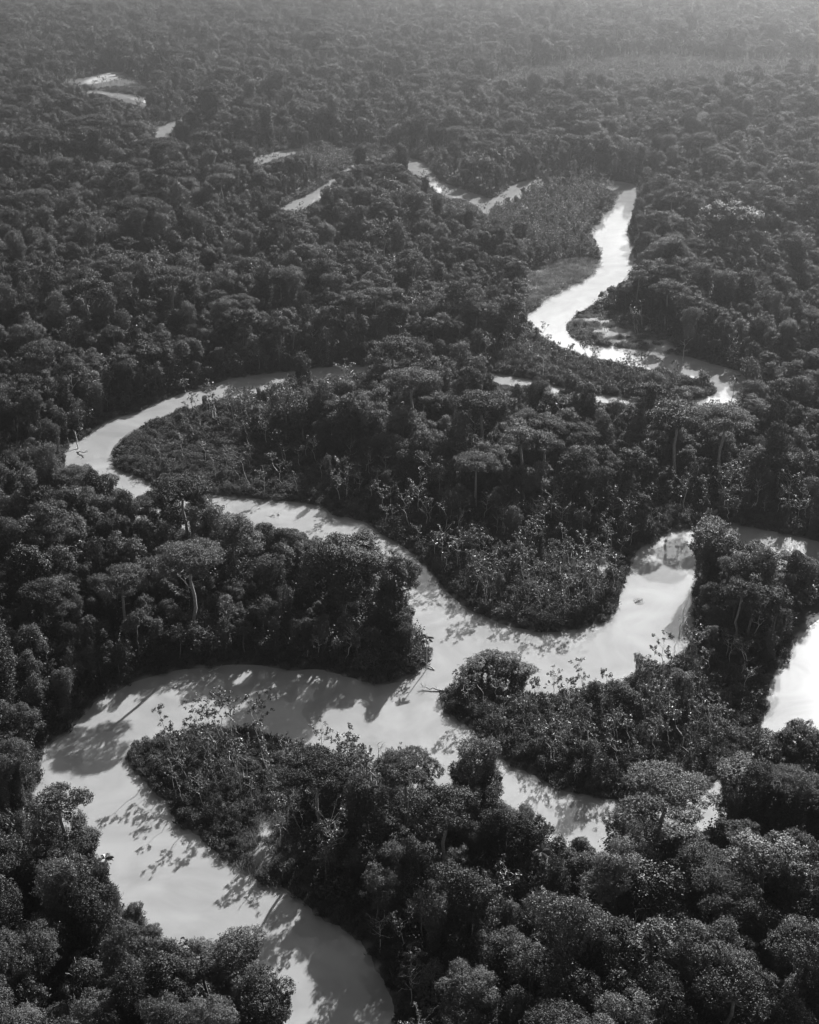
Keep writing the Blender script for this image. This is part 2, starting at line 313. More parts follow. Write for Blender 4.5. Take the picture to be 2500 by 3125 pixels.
# ------------------------------------------------------------------ mesh helpers
def mesh_from(name, V, F, mats, mi=None, smooth=False):
    me = bpy.data.meshes.new(name)
    V = np.asarray(V, np.float32); F = np.asarray(F, np.int32)
    me.vertices.add(len(V)); me.vertices.foreach_set('co', V.ravel())
    me.loops.add(F.size); me.loops.foreach_set('vertex_index', F.ravel())
    me.polygons.add(len(F)); me.polygons.foreach_set('loop_start', np.arange(0, F.size, F.shape[1], dtype=np.int32))
    if mi is not None: me.polygons.foreach_set('material_index', np.asarray(mi, np.int32))
    me.polygons.foreach_set('use_smooth', np.full(len(F), smooth))
    for m in mats: me.materials.append(m)
    me.update(calc_edges=True)
    return me
def unit(a): return a / (np.linalg.norm(a, axis=-1, keepdims=True) + 1e-9)
def tubes(paths, sides=6):                       # paths: list of (points (n,3), radii (n,))
    VV, FF, o = [], [], 0
    for P, r in paths:
        P = np.asarray(P, float); r = np.asarray(r, float); n = len(P)
        T = unit(np.gradient(P, axis=0)); ref = np.where(np.abs(T[:, 2:3]) > .9, [[1., 0, 0]], [[0., 0, 1.]])
        A = unit(np.cross(T, ref)); B = np.cross(T, A)
        th = np.linspace(0, 2 * np.pi, sides, endpoint=False)
        ring = P[:, None] + r[:, None, None] * (A[:, None] * np.cos(th)[None, :, None] + B[:, None] * np.sin(th)[None, :, None])
        VV.append(ring.reshape(-1, 3))
        i, k = np.meshgrid(np.arange(n - 1), np.arange(sides), indexing='ij'); k2 = (k + 1) % sides
        FF.append(np.stack([i * sides + k, i * sides + k2, (i + 1) * sides + k2, (i + 1) * sides + k], -1).reshape(-1, 4) + o)
        o += n * sides
    return np.vstack(VV), np.vstack(FF)
def bend(a, b, n=6, wob=.05, sag=0):
    a, b = np.asarray(a, float), np.asarray(b, float); t = np.linspace(0, 1, n)[:, None]
    L = np.linalg.norm(b - a)
    P = a + (b - a) * t; w = rng.normal(0, wob * L, (n, 3)) * np.sin(t * np.pi); P = P + w; P[:, 2] += sag * L * np.sin(t[:, 0] * np.pi)
    return P
def leaf_quads(P, N, ln, wd, droop=.15):
    n = len(P); N = unit(N)
    a = unit(np.cross(N, rng.normal(size=(n, 3)))); b = np.cross(N, a)
    s = rng.uniform(.65, 1.35, (n, 1)); ln = ln * s; wd = wd * s
    V = np.stack([P - a * ln * .5, P + b * wd * .5, P + a * ln * .5 - N * ln * droop, P - b * wd * .5], 1)
    return V.reshape(-1, 3), np.arange(4 * n).reshape(n, 4)
def cat(parts):
    VV, FF, o = [], [], 0
    for V, F in parts: VV.append(V); FF.append(F + o); o += len(V)
    return np.vstack(VV), np.vstack(FF)
def blob_leaves(C, RR, per=1.0, n_leaf=9, tuft=.5, ln=.7, wd=.42, up=.35, rnd=.75, zmin=-.45, deep=.35):
    """Leaves in small tufts over the outside of a set of clumps."""
    TP, TN = [], []
    for i, (c, r) in enumerate(zip(C, RR)):
        area = 4 * np.pi * ((r[0] * r[1]) ** 1.6 / 3 + 2 * (r[0] * r[2]) ** 1.6 / 3) ** (1 / 1.6)
        k = int(area * per * (1 + deep))
        d = unit(rng.normal(size=(k, 3))); d = d[d[:, 2] > zmin + rng.normal(0, .15, len(d))]
        sh = np.where(rng.random(len(d)) < deep / (1 + deep), rng.uniform(.6, .85, len(d)), rng.uniform(.88, 1.12, len(d)))
        sh = np.where((rng.random(len(d)) < .10) & (d[:, 2] > -.2), rng.uniform(1.1, 1.42, len(d)), sh)        # sprigs that stand out
        q = c + r * d; w = 2 * np.pi / 1.5
        lump = (np.sin(q[:, 0] * w + 1.3 * np.sin(q[:, 1] * w * .7)) + np.sin(q[:, 1] * w * 1.1 + 2 + np.sin(q[:, 2] * w * .8)) + np.sin(q[:, 2] * w * 1.2 + q[:, 0])) / 3
        ok = (lump > -.38) | (rng.random(len(d)) < .25); d, sh, lump = d[ok], sh[ok], lump[ok]               # hollows between the sprays
        p = c + r * d * sh[:, None] + d * (lump * .32)[:, None]
        keep = np.ones(len(p), bool)
        for j, (c2, r2) in enumerate(zip(C, RR)):
            if j != i: keep &= (((p - c2) / (r2 * .8)) ** 2).sum(1) > 1
        TP.append(p[keep]); TN.append(unit(d / r)[keep])
    TP, TN = np.vstack(TP), np.vstack(TN)
    P = np.repeat(TP, n_leaf, 0) + rng.normal(0, tuft, (len(TP) * n_leaf, 3))
    N = np.repeat(TN, n_leaf, 0) * .6 + [0, 0, up] + rng.normal(0, rnd, P.shape)
    return leaf_quads(P, N, ln, wd)

# ------------------------------------------------------------------ the kinds of tree; each maker gives (crown V,F), (trunk V,F)
def dome_blobs(R_, H, n, rlo, rhi, flat=.8, lower=-.75):
    C, RR = [], []
    ga = math.pi * (3 - math.sqrt(5)); off = rng.random() * 6
    for i in range(n):
        t = (i + .5) / n; z = 1 - t * (1 - lower); ph = off + i * ga + rng.normal(0, .3)
        s = math.sqrt(max(0, 1 - z * z)); q = rng.uniform(.6, 1.12)
        r = R_ * rng.uniform(rlo * .7, rhi * 1.12)
        C.append([math.cos(ph) * s * R_ * .75 * q, math.sin(ph) * s * R_ * .75 * q, z * H * .75 * q]); RR.append([r, r, r * flat * rng.uniform(.85, 1.2)])
    return np.array(C), np.array(RR)
def limbs_to(C, RR, base, top, r0, lean, sides=5, frac=.6):
    paths = [(bend(base, top, 7, .012), np.linspace(r0 * 1.0, r0 * .6, 7) * np.array([1.45, 1.1, 1, 1, 1, 1, 1]))]
    for c, r in zip(C, RR):
        if rng.random() < frac:
            s = np.asarray(top) * rng.uniform(.86, 1.0)
            paths.append((bend(s, np.asarray(c) + [0, 0, r[2] * .2], 6, .06, -.06), np.linspace(r0 * .42, .05, 6)))
    return tubes(paths, sides)
def broadleaf(R_, H, ht, n, seed_flat=.8, ln=.38, wd=.24, rlo=.28, rhi=.44, per=2.5):
    C, RR = dome_blobs(R_, H, n, rlo, rhi, seed_flat); lean = rng.normal(0, .7, 2)
    off = np.array([lean[0], lean[1], ht - H * 1.0]); C = C + off
    keep = rng.random(len(C)) > .2; C, RR = C[keep], RR[keep]      # lopsided: some limbs are bare
    sk = rng.uniform(.75, 1.25, 2); C[:, :2] = C[:, :2] * sk + rng.normal(0, .07 * R_, (len(C), 2)); C[:, 2] += C[:, 0] * rng.normal(0, .12)
    cr = blob_leaves(C, RR, per, 10, .6 * ln, ln, wd, rnd=.36)
    tr = limbs_to(C, RR, [0, 0, -.5], [lean[0] * .8, lean[1] * .8, ht - H * .75], .018 * ht, lean)
    return cr, tr
def umbrella(R_, ht, n, ln=.32, wd=.2, fine=False):
    C, RR = [], []
    for i in range(n):
        ph = rng.random() * 6.28; q = math.sqrt((i + .5) / n)
        r = R_ * rng.uniform(.17, .27)
        C.append([math.cos(ph) * q * R_ * .85, math.sin(ph) * q * R_ * .85, ht - R_ * .12 - q * q * R_ * .3 + rng.normal(0, .35)]); RR.append([r, r, r * .5])
    C, RR = np.array(C), np.array(RR)
    cr = blob_leaves(C, RR, 3.6, 10, .2, ln, wd, up=.5, rnd=.7, zmin=-.5, deep=.5)
    paths = [(bend([0, 0, -.5], [0, 0, ht - R_ * .62], 7, .015), np.linspace(.02 * ht, .013 * ht, 7))]
    for c in C:
        s = [c[0] * .06, c[1] * .06, ht - R_ * .68]
        paths.append((bend(s, c, 7, .05, -.1), np.linspace(.008 * ht, .05, 7)))
    return cr, tubes(paths, 5)
def vine_tower(ht, r0, heads):
    C, RR = [], []; z = ht * .05; x = y = 0.; dx, dy = rng.normal(0, .06, 2)
    while z < ht * .86:
        r = r0 * rng.uniform(.5, .95) * (.8 + .3 * abs(z / ht - .45))
        x += dx * r + rng.normal(0, .3); y += dy * r + rng.normal(0, .3)
        C.append([x, y, z]); RR.append([r, r * rng.uniform(.75, 1.15), r * rng.uniform(1.2, 2.0)]); z += r * rng.uniform(.8, 1.3)
    for k in range(heads):
        ph = rng.random() * 6.28; q = r0 * rng.uniform(.25, 1.25); r = r0 * rng.uniform(.38, .75)
        zz = ht * (1 - .28 * rng.random() ** 1.5) - r * .7
        C.append([x + math.cos(ph) * q, y + math.sin(ph) * q, zz]); RR.append([r, r, r * .7])
        for s in range(rng.integers(1, 5)):                      # hanging curtain below a head
            C.append([x + math.cos(ph) * q * 1.05, y + math.sin(ph) * q * 1.05, zz - r * (1 + s * .95)]); RR.append([r * .5, r * .5, r * .95])
    C, RR = np.array(C), np.array(RR)
    cr = blob_leaves(C, RR, 3.6, 10, .18, .3, .2, up=.15, rnd=.5, zmin=-.9, deep=.3)
    tr = tubes([(bend([0, 0, -.5], [x, y, ht * .9], 7, .01), np.linspace(.35, .12, 7))], 6)
    return cr, tr
def slender(ht, nb, spread, tuft=.5, nl=14, ln=.58, wd=.34, lean=.13, curl=.04, push=0, low=4):
    top = np.array([(rng.normal(0, lean) + push) * ht, rng.normal(0, lean) * ht, ht * rng.uniform(.8, .95)])
    main = bend([0, 0, -.4], top, 8, curl); paths = [(main, np.linspace(.010 * ht + .03, .045, 8))]; ends = [main[-1]]
    for k in range(nb):
        s = main[rng.integers(low, 8)] * 1.0; ph = rng.random() * 6.28; L = spread * rng.uniform(.5, 1)
        e = s + [math.cos(ph) * L, math.sin(ph) * L, L * rng.uniform(.4, 1.2)]; e[2] = min(e[2], ht)
        B = bend(s, e, 5, .06, -.1); paths.append((B, np.linspace(.06, .025, 5))); ends.append(e)
        if rng.random() < .6:
            e2 = e + rng.normal(0, .35, 3) * spread * .6; paths.append((bend(B[3], e2, 4, .05), np.linspace(.05, .03, 4))); ends.append(e2)
    E = np.array(ends); n = len(E)
    d = unit(rng.normal(size=(n * nl, 3)) + [0, 0, .35])
    P = np.repeat(E, nl, 0) + d * tuft * rng.uniform(.5, 1.25, (n * nl, 1))
    cr = leaf_quads(P, d * .45 + [0, 0, .7] + rng.normal(0, .45, P.shape), ln, wd, .25)
    return cr, tubes(paths, 5)
def feather(ht, R_, n=24):                        # small tree with open leafy branches
    C, RR = dome_blobs(R_, ht * .38, n, .16, .3, .75); C[:, 2] += ht * .66
    cr = blob_leaves(C, RR, 1.3, 8, .28, .42, .27, deep=.2)
    return cr, limbs_to(C, RR, [0, 0, -.5], [rng.normal(0, .5), rng.normal(0, .5), ht * .66], .013 * ht, 0, 5, .9)
def bush(R_, H, n, ln=.34, wd=.2, per=2.2):
    C, RR = [], []
    for i in range(n):
        ph = rng.random() * 6.28; q = R_ * .6 * math.sqrt(rng.random()); r = R_ * rng.uniform(.35, .6)
        C.append([math.cos(ph) * q, math.sin(ph) * q, H * rng.uniform(.2, .65)]); RR.append([r, r, H * rng.uniform(.3, .42)])
    return blob_leaves(np.array(C), np.array(RR), per, 8, .26, ln, wd, up=.4, rnd=.7, zmin=-.6, deep=.2), None
def spear_bush(n, H):                             # big upright paddle leaves
    b = rng.normal(0, .9, (n, 3)) * [1, 1, 0]; d = unit(rng.normal(0, .45, (n, 3)) * [1, 1, .2] + [0, 0, 1]); L = H * rng.uniform(.6, 1.1, (n, 1))
    s = unit(np.cross(d, rng.normal(size=(n, 3)))); w = rng.uniform(.2, .36, (n, 1)); o = unit(rng.normal(size=(n, 3)) * [1, 1, 0])
    m = b + d * L * .6; t = b + d * L + o * L * .3 - [0, 0, .1]
    V = np.stack([b, m + s * w, t, m - s * w], 1).reshape(-1, 3)
    return (V, np.arange(4 * n).reshape(n, 4)), None
def grass_tuft(n, H, R_):
    b = rng.normal(0, R_, (n, 3)) * [1, 1, 0]; d = unit(rng.normal(0, .4, (n, 3)) * [1, 1, .2] + [0, 0, 1]); L = H * rng.uniform(.5, 1.1, (n, 1))
    s = unit(np.cross(d, rng.normal(size=(n, 3)))) * .06; t = b + d * L + rng.normal(0, .2, (n, 3)) * [1, 1, .3]
    return (np.stack([b - s, b + s, t + s * .5, t - s * .5], 1).reshape(-1, 3), np.arange(4 * n).reshape(n, 4)), None

def palm_frond(L, droop):
    t = np.linspace(0, 1, 8); X = L * t * (1 - .12 * t); Z = L * (.55 * t - droop * t * t)
    mid = np.stack([X, 0 * t, Z], -1); V, F, o = [], [], 0
    tv, tf = tubes([(mid, np.linspace(.05, .015, 8))], 4); V.append(tv); F.append(tf); o = len(tv)
    for k in range(26):
        f = .1 + .88 * k / 25; c = np.array([np.interp(f, t, X), 0, np.interp(f, t, Z)]); w = L * .3 * math.sin(math.pi * (.12 + .8 * f)) + .1
        for sd in (-1, 1):
            tip = c + [w * .45, sd * w * .8, -w * rng.uniform(.25, .6)]; h = np.array([.07, 0, 0])
            V.append(np.array([c - h, c + h, tip + h * .5, tip - h * .5])); F.append(np.arange(4)[None] + o); o += 4
    return np.vstack(V), np.vstack(F)
FRONDS = [mesh_from('frond', *palm_frond(3.0, d), [M_PALM]) for d in (.55, .8, 1.15)]
def dead_branches(ht, n, spread):
    top = np.array([rng.normal(0, .06) * ht, rng.normal(0, .06) * ht, ht]); main = bend([0, 0, -.5], top, 8, .02)
    trunk = tubes([(main, np.linspace(.018 * ht + .04, .05, 8))], 6); br = []
    for k in range(n):
        s = main[rng.integers(4, 8)]; ph = rng.random() * 6.28; L = spread * rng.uniform(.4, 1)
        e = s + [math.cos(ph) * L, math.sin(ph) * L, L * rng.uniform(.3, 1.1)]; B = bend(s, e, 5, .07)
        br.append((B, np.linspace(.09, .03, 5))); br.append((bend(B[3], e + rng.normal(0, .4, 3) * L * .5, 4, .06), np.linspace(.05, .02, 4)))
    return trunk, tubes(br, 5)

KINDS = {}    # kind -> list of dict(h, r, crown mesh, trunk mesh, joined mesh)
def add_kind(kind, made, h, r, leaf, bark):
    cr, tr = made
    d = dict(h=h, r=r, crown=mesh_from('crown', *cr, [leaf]), trunk=None)
    if tr is not None:
        d['trunk'] = mesh_from('trunk', *tr, [bark], smooth=True)
        V, F = cat([cr, tr]); mi = np.r_[np.zeros(len(cr[1])), np.ones(len(tr[1]))]
        d['joined'] = mesh_from('tree', V, F, [leaf, bark], mi)
    else: d['joined'] = d['crown']
    KINDS.setdefault(kind, []).append(d)
for R_, H, ht, n, ln, per in [(4.4, 5, 19, 15, .32, 3.4), (5.2, 5, 21, 22, .26, 4.6), (3.8, 5, 18, 10, .4, 2.6), (6.6, 6.4, 26, 34, .3, 3.4), (3.2, 4.4, 16, 9, .34, 3.2), (4.8, 6.5, 23, 24, .27, 4.2), (5.6, 4.2, 22, 20, .36, 3.0), (2.9, 3.6, 15, 12, .3, 3.6), (5.8, 5.4, 24, 16, .42, 2.4)]:
    lo_ = .20 if n > 19 else .3
    add_kind('round', broadleaf(R_, H, ht, n, rng.uniform(.48, .95), ln, ln * .62, rlo=lo_, rhi=lo_ + .16, per=per), ht, R_, M_LEAF, M_BARK)
for i in range(2):                                # forest giants with many small clumps down to the understorey
    R_, H, ht = [(13, 12, 34), (11, 9, 30)][i]
    add_kind('giant', broadleaf(R_, H, ht, [80, 60][i], .75, .34, .22, rlo=.13, rhi=.24, per=3.2), ht, R_, M_LEAF, M_BARK)
for i in range(4):                                # lumpier, taller crowns
    R_, H, ht = [(3.4, 6.5, 20), (4.0, 8, 24), (2.8, 6, 17), (4.4, 7, 22)][i]
    add_kind('tall', broadleaf(R_, H, ht, [15, 18, 13, 16][i], .95, .3, .19, per=3.8, rlo=.34, rhi=.5), ht, R_, M_LEAF, M_BARK)
for i in range(3):
    R_, ht = [(7.5, 26), (10, 30), (6, 23)][i]
    add_kind('umbrella', umbrella(R_, ht, [26, 34, 20][i]), ht, R_, M_LEAF, M_MID)
for i in range(6):
    ht, r0, hd = [(22, 3.2, 5), (26, 3.6, 7), (18, 2.8, 3), (24, 2.6, 2), (20, 4.2, 8), (28, 4.0, 9)][i]
    add_kind('vine', vine_tower(ht, r0, hd), ht, r0, M_VINE, M_BARK)
for i in range(6):
    ht, nb, sp = [(12, 12, 3), (14, 16, 3.6), (10, 9, 2.4), (16, 18, 3.4), (9, 10, 2.6), (13, 8, 2.4)][i]
    add_kind('slender', slender(ht, nb, sp), ht, sp, M_TUFT, M_PALE)
for i in range(5):                                # pale stems that lean one way, leaves only at the tip
    ht = [13, 15, 11, 14, 16][i]
    add_kind('leaning', slender(ht, [7, 9, 6, 10, 8][i], 2.0, lean=.04, curl=.03, push=[.25, .38, .15, .3, .2][i], low=6), ht, 2.6, M_TUFT, M_PALE)
for i in range(4):
    ht, R_ = [(17, 4.5), (20, 5), (14, 3.8), (22, 5.5)][i]
    add_kind('open', feather(ht, R_), ht, R_, M_TUFT, M_MID)
for i in range(5):
    R_, H, n = [(1.8, 2.4, 4), (2.4, 2.8, 5), (1.4, 2, 3), (2.8, 3.6, 6), (2.0, 3.2, 4)][i]
    add_kind('bush', bush(R_, H, n), H, R_, M_BUSH, None)
for i in range(2): add_kind('spear', spear_bush(60, 2.6), 2.6, 1.3, M_BUSH, None)
for i in range(2): add_kind('grass', grass_tuft(110, .9, .8), .9, 1, M_GRASS, None)

# ------------------------------------------------------------------ ground, river
def lines(segs):
    out = [segs[0][0]]
    for a, b, s in segs: out += list(np.linspace(a, b, max(2, int(round((b - a) / s)) + 1))[1:])
    return np.array(out)
xl = lines([(-7000, -1500, 1000), (-1500, -1100, 60), (-1100, -260, 9), (-260, 260, 2.5), (260, 1100, 9), (1100, 1500, 60), (1500, 7000, 1000)])
yl = lines([(-3500, 120, 500), (120, 720, 2.5), (720, 3400, 8), (3400, 3900, 80), (3900, 9500, 1000)])
GX, GY = np.meshgrid(xl, yl); s = R.sample(SD, GX, GY)
inr = (np.abs(GX) < 1090) & (GY > 125) & (GY < 3480); s = np.where(inr, s, 30)
GZ = np.where(s < 0, np.maximum(s * .5, -1.4), np.minimum(.12 + s * .18, 1.3)) + np.where(s > 3, (fbm(GX / 14, GY / 14) - .5) * .7, 0)
nx, ny = len(xl), len(yl)
i, j = np.meshgrid(np.arange(nx - 1), np.arange(ny - 1)); a = j * nx + i
F = np.stack([a, a + 1, a + nx + 1, a + nx], -1).reshape(-1, 4)
go = bpy.data.objects.new('ground', mesh_from('ground', np.stack([GX, GY, GZ], -1).reshape(-1, 3), F, [ground_mat()], smooth=True)); COL.objects.link(go)
_md = np.clip(-R.sample(B_MARSH, GX, GY) / 3, 0, 1) * np.clip(fbm(GX / 7, GY / 7) * 2.2 - .45, 0, 1)      # bare silt among the reeds
_md = np.maximum(_md, np.clip(1 - np.abs(s - .3) / 1.1, 0, 1) * .6)
_at = go.data.attributes.new('mud', 'FLOAT', 'POINT'); _at.data.foreach_set('value', np.where(inr, _md, 0).astype(np.float32).ravel())
go['kind'] = 'structure'; go['label'] = 'dark forest floor and muddy banks under the trees'
def gz(x, y):
    s = R.sample(SD, x, y); return np.where(s < 0, np.maximum(s * .5, -1.4), np.minimum(.12 + s * .18, 1.3))
V = [(-1150, 100, 0), (1150, 100, 0), (1150, 3550, 0), (-1150, 3550, 0)]
wo_ = bpy.data.objects.new('river', mesh_from('river', V, [[0, 1, 2, 3]], [water_mat()])); COL.objects.link(wo_)
wo_['kind'] = 'structure'; wo_['label'] = 'pale silty river winding through the forest in tight loops'

# ------------------------------------------------------------------ scatter
def jitter_grid(sp, y0, y1, mx=60):
    ys = np.arange(y0, y1, sp * .866); out = []
    for k, y in enumerate(ys):
        w = (y * CP + CAM_H * SP) * (PW / 2) / FPX + mx
        xs = np.arange(-w, w, sp) + (k % 2) * sp * .5
        out.append(np.stack([xs, np.full(len(xs), y)], -1))
    P = np.vstack(out); return P + rng.uniform(-.42, .42, P.shape) * sp
TREES = []      # kind, variant, x, y, scale xy, scale z, rot
def put(kind, x, y, sxy, sz=None, var=None):
    var = int(rng.integers(len(KINDS[kind]))) if var is None else var
    d = KINDS[kind][var]; k = 1.0; sz = sz or sxy
    while not (kind == 'leaning' or kind == 'slender' and rng.random() < .3) and not fits(x, y, d['h'] * sz, d['r'] * sxy, k):
        k *= .85
        if k < .4: return
    sxy *= k; sz *= k
    TREES.append([kind, var, float(x), float(y), float(sxy), float(sz or sxy), float(rng.random() * 6.283), None])

HERO = []
def hero(kind, px, py, h, r, var=0, note=None):
    x, y = ground(px, py, h); k = KINDS[kind][var]
    HERO.append((x, y, r)); TREES.append([kind, var, float(x), float(y), r / k['r'], h / k['h'], float(rng.random() * 6.283), note])
hero('giant', 1040, 1640, 37, 16, 0, 'great spreading tree overhanging the river on the right of the left forest'); hero('giant', 1200, 1688, 28, 9.5, 1, 'wide tree leaning over the water beside the great peninsula tree')
hero('umbrella', 175, 2428, 27, 7.5, 2, 'flat-topped tree dark against the river at the top of the lower left bank'); hero('umbrella', 2035, 2392, 26, 11.5, 1, 'wide fine-leaved tree in front of the channel below the river island')
hero('vine', 1440, 2340, 20, 4.2, 0); hero('vine', 1495, 2360, 18, 3.6, 4); hero('vine', 1475, 2262, 27, 4.4, 1, 'tall vine tower rising in front of the left end of the river island'); hero('vine', 2295, 1103, 26, 3.4, 3, 'dark vine column standing right of the upper right bend'); hero('giant', 2230, 608, 42, 21, 1, 'huge pale domed tree standing above the upper right forest')
hero('umbrella', 2070, 1252, 36, 11, 0, 'left one of two great spreading trees in the middle forest'); hero('umbrella', 2215, 1256, 35, 12, 1, 'right one of two great spreading trees in the middle forest'); hero('umbrella', 1592, 1318, 31, 9, 2)
hero('vine', 2165, 1606, 22, 6, 4, 'tall bushy tree at the top end of the river island'); hero('vine', 2350, 1715, 13, 5, 1); hero('vine', 2265, 1690, 14, 4.6, 5); hero('vine', 2200, 1640, 18, 5, 0); hero('vine', 2090, 2060, 15, 3, 0)
hero('round', 1174, 1068, 24, 5.5, 2); hero('vine', 915, 1088, 22, 3.2, 4)
hero('giant', 1860, 2818, 30, 9, 1, 'wide clumpy tree, left one of the big crowns near the bottom right'); hero('round', 2000, 2835, 29, 7.5, 0); hero('giant', 2160, 2850, 31, 11, 0, 'widest clumpy crown near the bottom right corner'); hero('round', 1975, 2655, 27, 6, 2); hero('round', 2330, 2560, 28, 9, 5)
hero('vine', 690, 2868, 19, 4.4, 5); hero('vine', 800, 3030, 18, 4.4, 4); hero('tall', 620, 2885, 18, 4, 1); hero('tall', 745, 2960, 18, 4.2, 3); hero('giant', 2450, 2205, 25, 8.5, 1, 'tall clumpy tree at the right edge in front of the right channel'); hero('vine', 2350, 2270, 22, 4.5, 4); hero('vine', 2280, 2330, 20, 4.5, 5)
hero('slender', 797, 2110, 12, 3, 1, 'small round-headed slender tree dark against water on top of the bottom bar'); hero('slender', 640, 2150, 15, 3.4, 3); hero('slender', 700, 2140, 15, 3, 1)
hero('vine', 1840, 2100, 14, 2.4, 2); hero('vine', 1910, 2110, 12, 3.4, 4); hero('vine', 1800, 2270, 12, 2, 3); hero('vine', 1510, 1978, 12, 4.2, 4); hero('vine', 1455, 2010, 10, 3.6, 0); hero('vine', 1570, 2012, 9, 3.6, 1)
hero('vine', 1235, 1862, 15, 3.4, 4); hero('vine', 1185, 1800, 16, 5, 4); hero('round', 1150, 2650, 21, 4.5, 5); hero('tall', 225, 2500, 20, 4, 1); hero('vine', 262, 2565, 17, 3.4, 5); hero('vine', 130, 2490, 21, 4, 0); hero('vine', 1930, 2490, 17, 5, 4); hero('vine', 2090, 2525, 14, 4.6, 0); hero('round', 2010, 2520, 14, 4.5, 2); hero('vine', 2425, 2310, 18, 4.5, 0); hero('vine', 2495, 2290, 19, 4.6, 5); hero('vine', 1930, 440, 30, 4, 3, 'tall lone vine tower in the far upper right forest')
HP = np.array(HERO)

def zone(P):
    sd = R.sample(SD, P[:, 0], P[:, 1]); lo = R.sample(B_LOW, P[:, 0], P[:, 1]); ma = R.sample(B_MARSH, P[:, 0], P[:, 1]); yo = R.sample(B_YOUNG, P[:, 0], P[:, 1])
    return sd, lo, ma, yo
P = np.vstack([jitter_grid(6.3, 165, 800), jitter_grid(7.0, 800, 1500), jitter_grid(8.6, 1500, 3350)])
sd, lo, ma, yo = zone(P); nz = fbm(P[:, 0] / 38, P[:, 1] / 38); nz2 = fbm(P[:, 0] / 90 + 5, P[:, 1] / 90 + 2)
for (x, y), s_, l_, m_, y_, a_, b_ in zip(P, sd, lo, ma, yo, nz, nz2):
    if s_ < 2.5 or m_ < 1: continue
    dh = np.hypot(HP[:, 0] - x, HP[:, 1] - y)
    if (dh < HP[:, 2] * .3 + 1.5).any(): continue
    under = (dh < HP[:, 2] * .9).any()
    u = rng.random()
    if l_ < 0:
        if u < (.3 if a_ > .5 else .05): put('slender', x, y, rng.uniform(.65, 1.05))
        continue
    if y_ < 0:
        if u < .5: put('slender', x, y, rng.uniform(.7, 1.15))
        elif u < .6: put('vine', x, y, rng.uniform(.35, .6))
        elif u < .70: put('open', x, y, rng.uniform(.45, .65))
        elif u < .76: put('tall', x, y, rng.uniform(.35, .55))
        continue
    edge = np.clip(.5 + s_ / 28, .5, 1)
    if under: put(['vine', 'tall', 'round'][int(u * 3)], x, y, .42 + .25 * a_); continue
    k = (.42 + .95 * a_) * edge * rng.uniform(.62, 1.35) * (.85 + .3 * b_)
    k *= .9 + .22 * np.clip((y - 900) / 1500, 0, 1)
    if y > 900 and s_ < 15: k *= .5
    if s_ < 9 and u < .75: put('slender' if u < .2 else 'open' if u < .35 else 'vine', x, y, rng.uniform(.5, .85)); continue
    if u < .012: put('giant', x, y, k * .8)
    elif u < .05: put('umbrella', x, y, k * 1.05)
    elif u < .27: put('vine', x, y, k * rng.uniform(.85, 1.2), k * rng.uniform(.85, 1.15))
    elif u < .37: put('open', x, y, k * 1.05)
    elif u < .43: put('slender', x, y, k * 1.4)
    elif u < .72: put('tall', x, y, k * 1.02)
    else: put('round', x, y, k * .95)

STEMS = [([(620,2230),(820,2240),(840,2420),(740,2470),(640,2400)], 17), ([(480,2330),(600,2300),(640,2420),(560,2480)], 3), ([(800,2440),(960,2420),(1000,2560),(900,2640)], 8), ([(1420,1740),(1880,1700),(1880,1830),(1760,1900),(1600,1905),(1480,1850)], 46),
    ([(1420,2170),(1560,2140),(2000,2150),(2250,2130),(2280,2250),(2080,2390),(1850,2400),(1640,2330)], 44), ([(560,1270),(760,1240),(900,1290),(760,1380),(560,1340)], 20), ([(620,1440),(900,1420),(960,1520),(700,1510)], 8),
    ([(1640,1090),(1980,1140),(2150,1185),(1850,1200)], 22), ([(1560,700),(1780,600),(1860,620),(1790,720),(1700,790)], 26), ([(760,1680),(900,1720),(1000,1740),(880,1690)], 6), ([(1760,960),(1960,975),(2060,1050),(1860,1040)], 7), ([(1010,2330),(1220,2410),(1150,2500)], 10)]
for pts, n in STEMS:
    Q = np.array(pts, float); c = 0
    while c < n:
        px, py = rng.uniform(Q.min(0), Q.max(0))
        if not _inside(np.array([px]), np.array([py]), Q)[0]: continue
        x, y = ground(px, py); c += 1
        put('leaning', x, y, rng.uniform(.6, 1.1)); TREES[-1][6] = 3.14 + rng.normal(.1, .55)
SHRUB = []
def shrub(P, kinds, lo_, hi_):
    for x, y in P:
        kd = kinds[int(rng.integers(len(kinds)))]; v = int(rng.integers(len(KINDS[kd]))); sc = rng.uniform(lo_, hi_)
        while sc > .2 and not fits(x, y, KINDS[kd][v]['h'], KINDS[kd][v]['r'] * .5, sc): sc *= .8
        if sc < lo_ * .45: continue
        SHRUB.append([kd, v, float(x), float(y), sc, sc * rng.uniform(.8, 1.2), float(rng.random() * 6.283)])
P = jitter_grid(1.9, 165, 760, 20); sd, lo, ma, yo = zone(P); n1 = fbm(P[:, 0] / 12, P[:, 1] / 12)
tip = (lo < -1) & (yo > 0)
thick = (sd > .2) & (ma > 0) & ((lo < 0) | (yo < 0) | (sd < 6))
e = sd < 3
shrub(P[thick & ~e & ~tip], ['bush'] * 5 + ['spear'], .45, 1.05); shrub(P[thick & ~e & tip], ['bush'] * 5 + ['spear'], .4, .85); shrub(P[thick & e], ['bush', 'bush', 'spear'], .45, .8)
g = (sd > -.3) & (ma < 1.5); shrub(P[g & (n1 < .62) & (n1 > .36)], ['grass'], .7, 1.5); shrub(P[g & (n1 > .42) & (rng.random(len(P)) < .7)], ['bush'], .25, .7)
